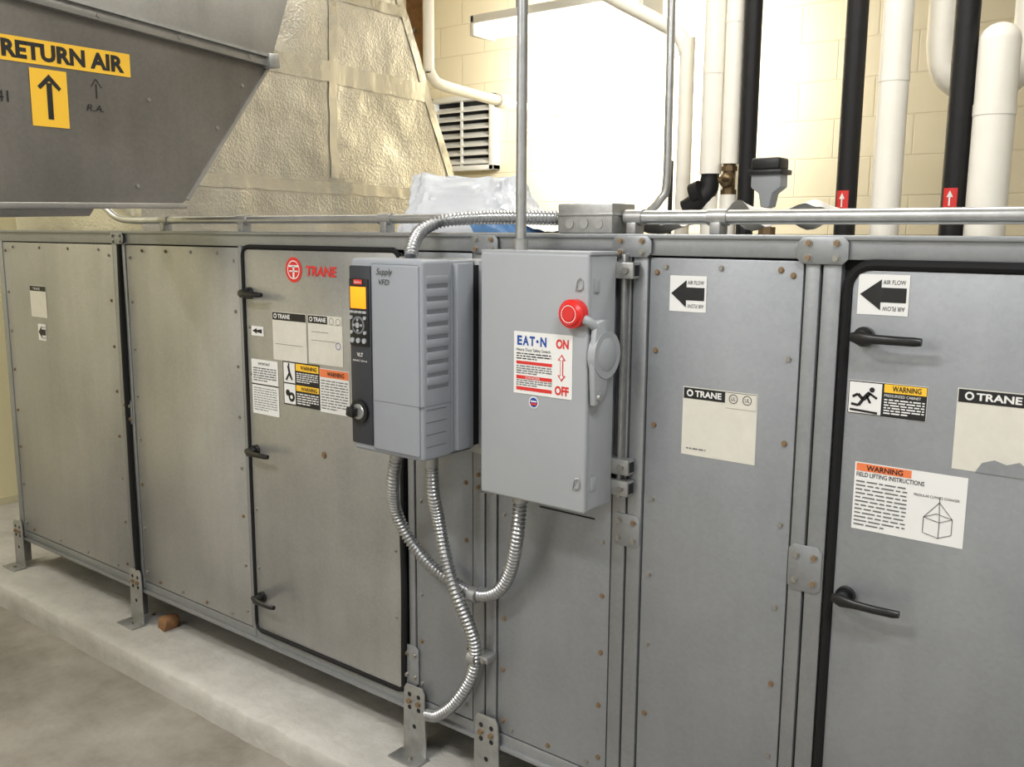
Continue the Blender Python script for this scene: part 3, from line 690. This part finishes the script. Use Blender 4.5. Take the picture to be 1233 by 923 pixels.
# ------------------------------------------------------------------ things on top of the unit
g=G('valve_actuator')
X,Y=-1.29,1.2
g.cyl((X,Y,1.60),(X,Y,1.69),.014,STEEL,16);g.cyl((X,Y,1.60),(X,Y,1.625),.03,BRASS,8);g.sphere((X,Y,1.66),.024,BRASS)
g.prism([(X-.015,Y-.03,1.69),(X+.015,Y-.03,1.69),(X+.024,Y-.03,1.735),(X+.052,Y-.03,1.755),(X+.052,Y-.03,1.80),(X-.052,Y-.03,1.80),(X-.052,Y-.03,1.755),(X-.024,Y-.03,1.735)],(0,.06,0),GREYP,.004)
g.box(X-.060,X+.060,Y-.045,Y+.045,1.795,1.812,BLK,.004);g.box(X-.050,X+.050,Y-.04,Y+.04,1.81,1.85,BLK,.008,3)
g.done()
# loose crumpled bag: a pleated sack slumped over itself, mouth open at the upper edge
g=G('plastic_bag')
i=g.mi(BAGM);j=g.mi(BAGB);t=bmesh.new();NA,NB=96,26;R={}
for a in range(NA):
    th=2*math.pi*a/NA;c,s_=math.cos(th),math.sin(th)
    ex=abs(c)**.55*(1 if c>0 else -1);ey=abs(s_)**.55*(1 if s_>0 else -1)
    for b in range(NB+1):
        q=b/NB
        wx=(.235-.045*q)*(1-.06*math.sin(math.pi*q));wy=.115-.085*q**1.3
        fold=.016*noise.noise(Vector((th*3.2,q*1.6,1)))+.010*abs(noise.noise(Vector((th*7,q*4,5))))+.004*noise.noise(Vector((th*18,q*12,2)))
        u=(ex+1)/2
        top=.165+.012*noise.noise(Vector((th*2.2,0,7)))-.02*u
        x=-1.770+ex*(wx+fold)+(-.035)*q+(.045*(1-q)**2 if ex>0 else 0);y=.255+ey*(wy+fold*1.3)
        R[a,b]=t.verts.new((x,y,1.601+q*top+ (.006*noise.noise(Vector((x*20,y*20,q*6))) if b else 0)+(.003 if b else 0)))
for a in range(NA):
    for b in range(NB): t.faces.new([R[a,b],R[(a+1)%NA,b],R[(a+1)%NA,b+1],R[a,b+1]])
t.faces.new([R[a,0] for a in range(NA)][::-1])
cin=[t.verts.new(R[a,NB].co*.6+Vector((-1.80,.255,1.70))*.4) for a in range(NA)]
for a in range(NA): t.faces.new([R[a,NB],R[(a+1)%NA,NB],cin[(a+1)%NA],cin[a]])
t.faces.new(cin)
for f_ in t.faces:
    c=f_.calc_center_median();f_.material_index=j if (c.x>-1.68 and c.z<1.640) else i
me=bpy.data.meshes.new('tmp');t.to_mesh(me);t.free();g.bm.from_mesh(me)
# fallen corner spilling to the right
t=bmesh.new();bmesh.ops.create_grid(t,x_segments=24,y_segments=14,size=.5)
for v in t.verts:
    u,w_=v.co.x+.5,v.co.y+.5
    v.co=Vector((-1.60+u*.15,.16+w_*.19,1.604+.085*(1-u)**1.6*(1-.5*abs(w_-.5))+.012*abs(noise.noise(Vector((u*4,w_*5,3))))))
for f_ in t.faces: f_.material_index=i
me=bpy.data.meshes.new('tmp');t.to_mesh(me);t.free();g.bm.from_mesh(me)
g.done(40)
def sheet(name,x0,x1,y0,y1,z,amp,m,seed):
    g=G(name);i=g.mi(m);n=16;V={}
    for a in range(n+1):
        for b in range(n+1):
            x=x0+(x1-x0)*a/n+.03*(b/n);y=y0+(y1-y0)*b/n
            V[a,b]=[g.bm.verts.new((x,y,z+dz+max(0,amp*(.5+noise.noise(Vector((x*13,y*13,seed))))))) for dz in (0,.0015)]
    for a in range(n):
        for b in range(n):
            for k in (0,1): g.bm.faces.new([V[a,b][k],V[a+1,b][k],V[a+1,b+1][k],V[a,b+1][k]]).material_index=i
    g.done(60)
sheet('paper_sheet',-1.24,-1.07,.09,.26,1.60,.05,PAPER,3)
sheet('paper_sheet',-.92,-.74,.09,.28,1.602,.075,PAPER,8)
g=G('wood_block');g.prism([(-3.15,.0,.101),(-3.09,-.01,.101),(-3.085,.0,.135),(-3.10,.0,.150),(-3.14,.0,.145)],(0,.06,0),WOOD,.004);g.done()

# ------------------------------------------------------------------ lights
def area(name,loc,size,energy,col=(1,.95,.86),rot=(0,0,0)):
    d=bpy.data.lights.new(name,'AREA');d.shape='RECTANGLE';d.size,d.size_y=size;d.energy=energy;d.color=col
    o=bpy.data.objects.new(name,d);o.location=loc;o.rotation_euler=rot;bpy.context.collection.objects.link(o)
area('ceiling_lamp_1',(.6,-1.6,3.5),(1.2,.3),78,(.97,.985,1))
area('ceiling_lamp_2',(-2.0,-2.4,3.5),(1.2,.3),86,(1,.99,.98))
area('ceiling_lamp_3',(-4.6,-1.6,3.5),(.3,1.2),50,(1,.98,.93))
area('pipe_fill_light',(-.9,.9,3.5),(1.2,.3),34,(1,.96,.88))  # added light with no fixture, brightens the pipes from the front
area('added_wall_glow',(-3.0,2.60,2.50),(.8,.6),60,(1,.975,.91),(math.radians(90),0,0))  # added unseen light facing the back wall, stands in for the fixture's glow
area('area_over_ducts',(-2.2,1.2,3.5),(.3,.6),20,(1,.96,.88))  # warm area light pointing down over the ducts
w=bpy.data.worlds.new('world');SC.world=w;w.use_nodes=True
w.node_tree.nodes['Background'].inputs[0].default_value=(.9,.89,.87,1);w.node_tree.nodes['Background'].inputs[1].default_value=.25
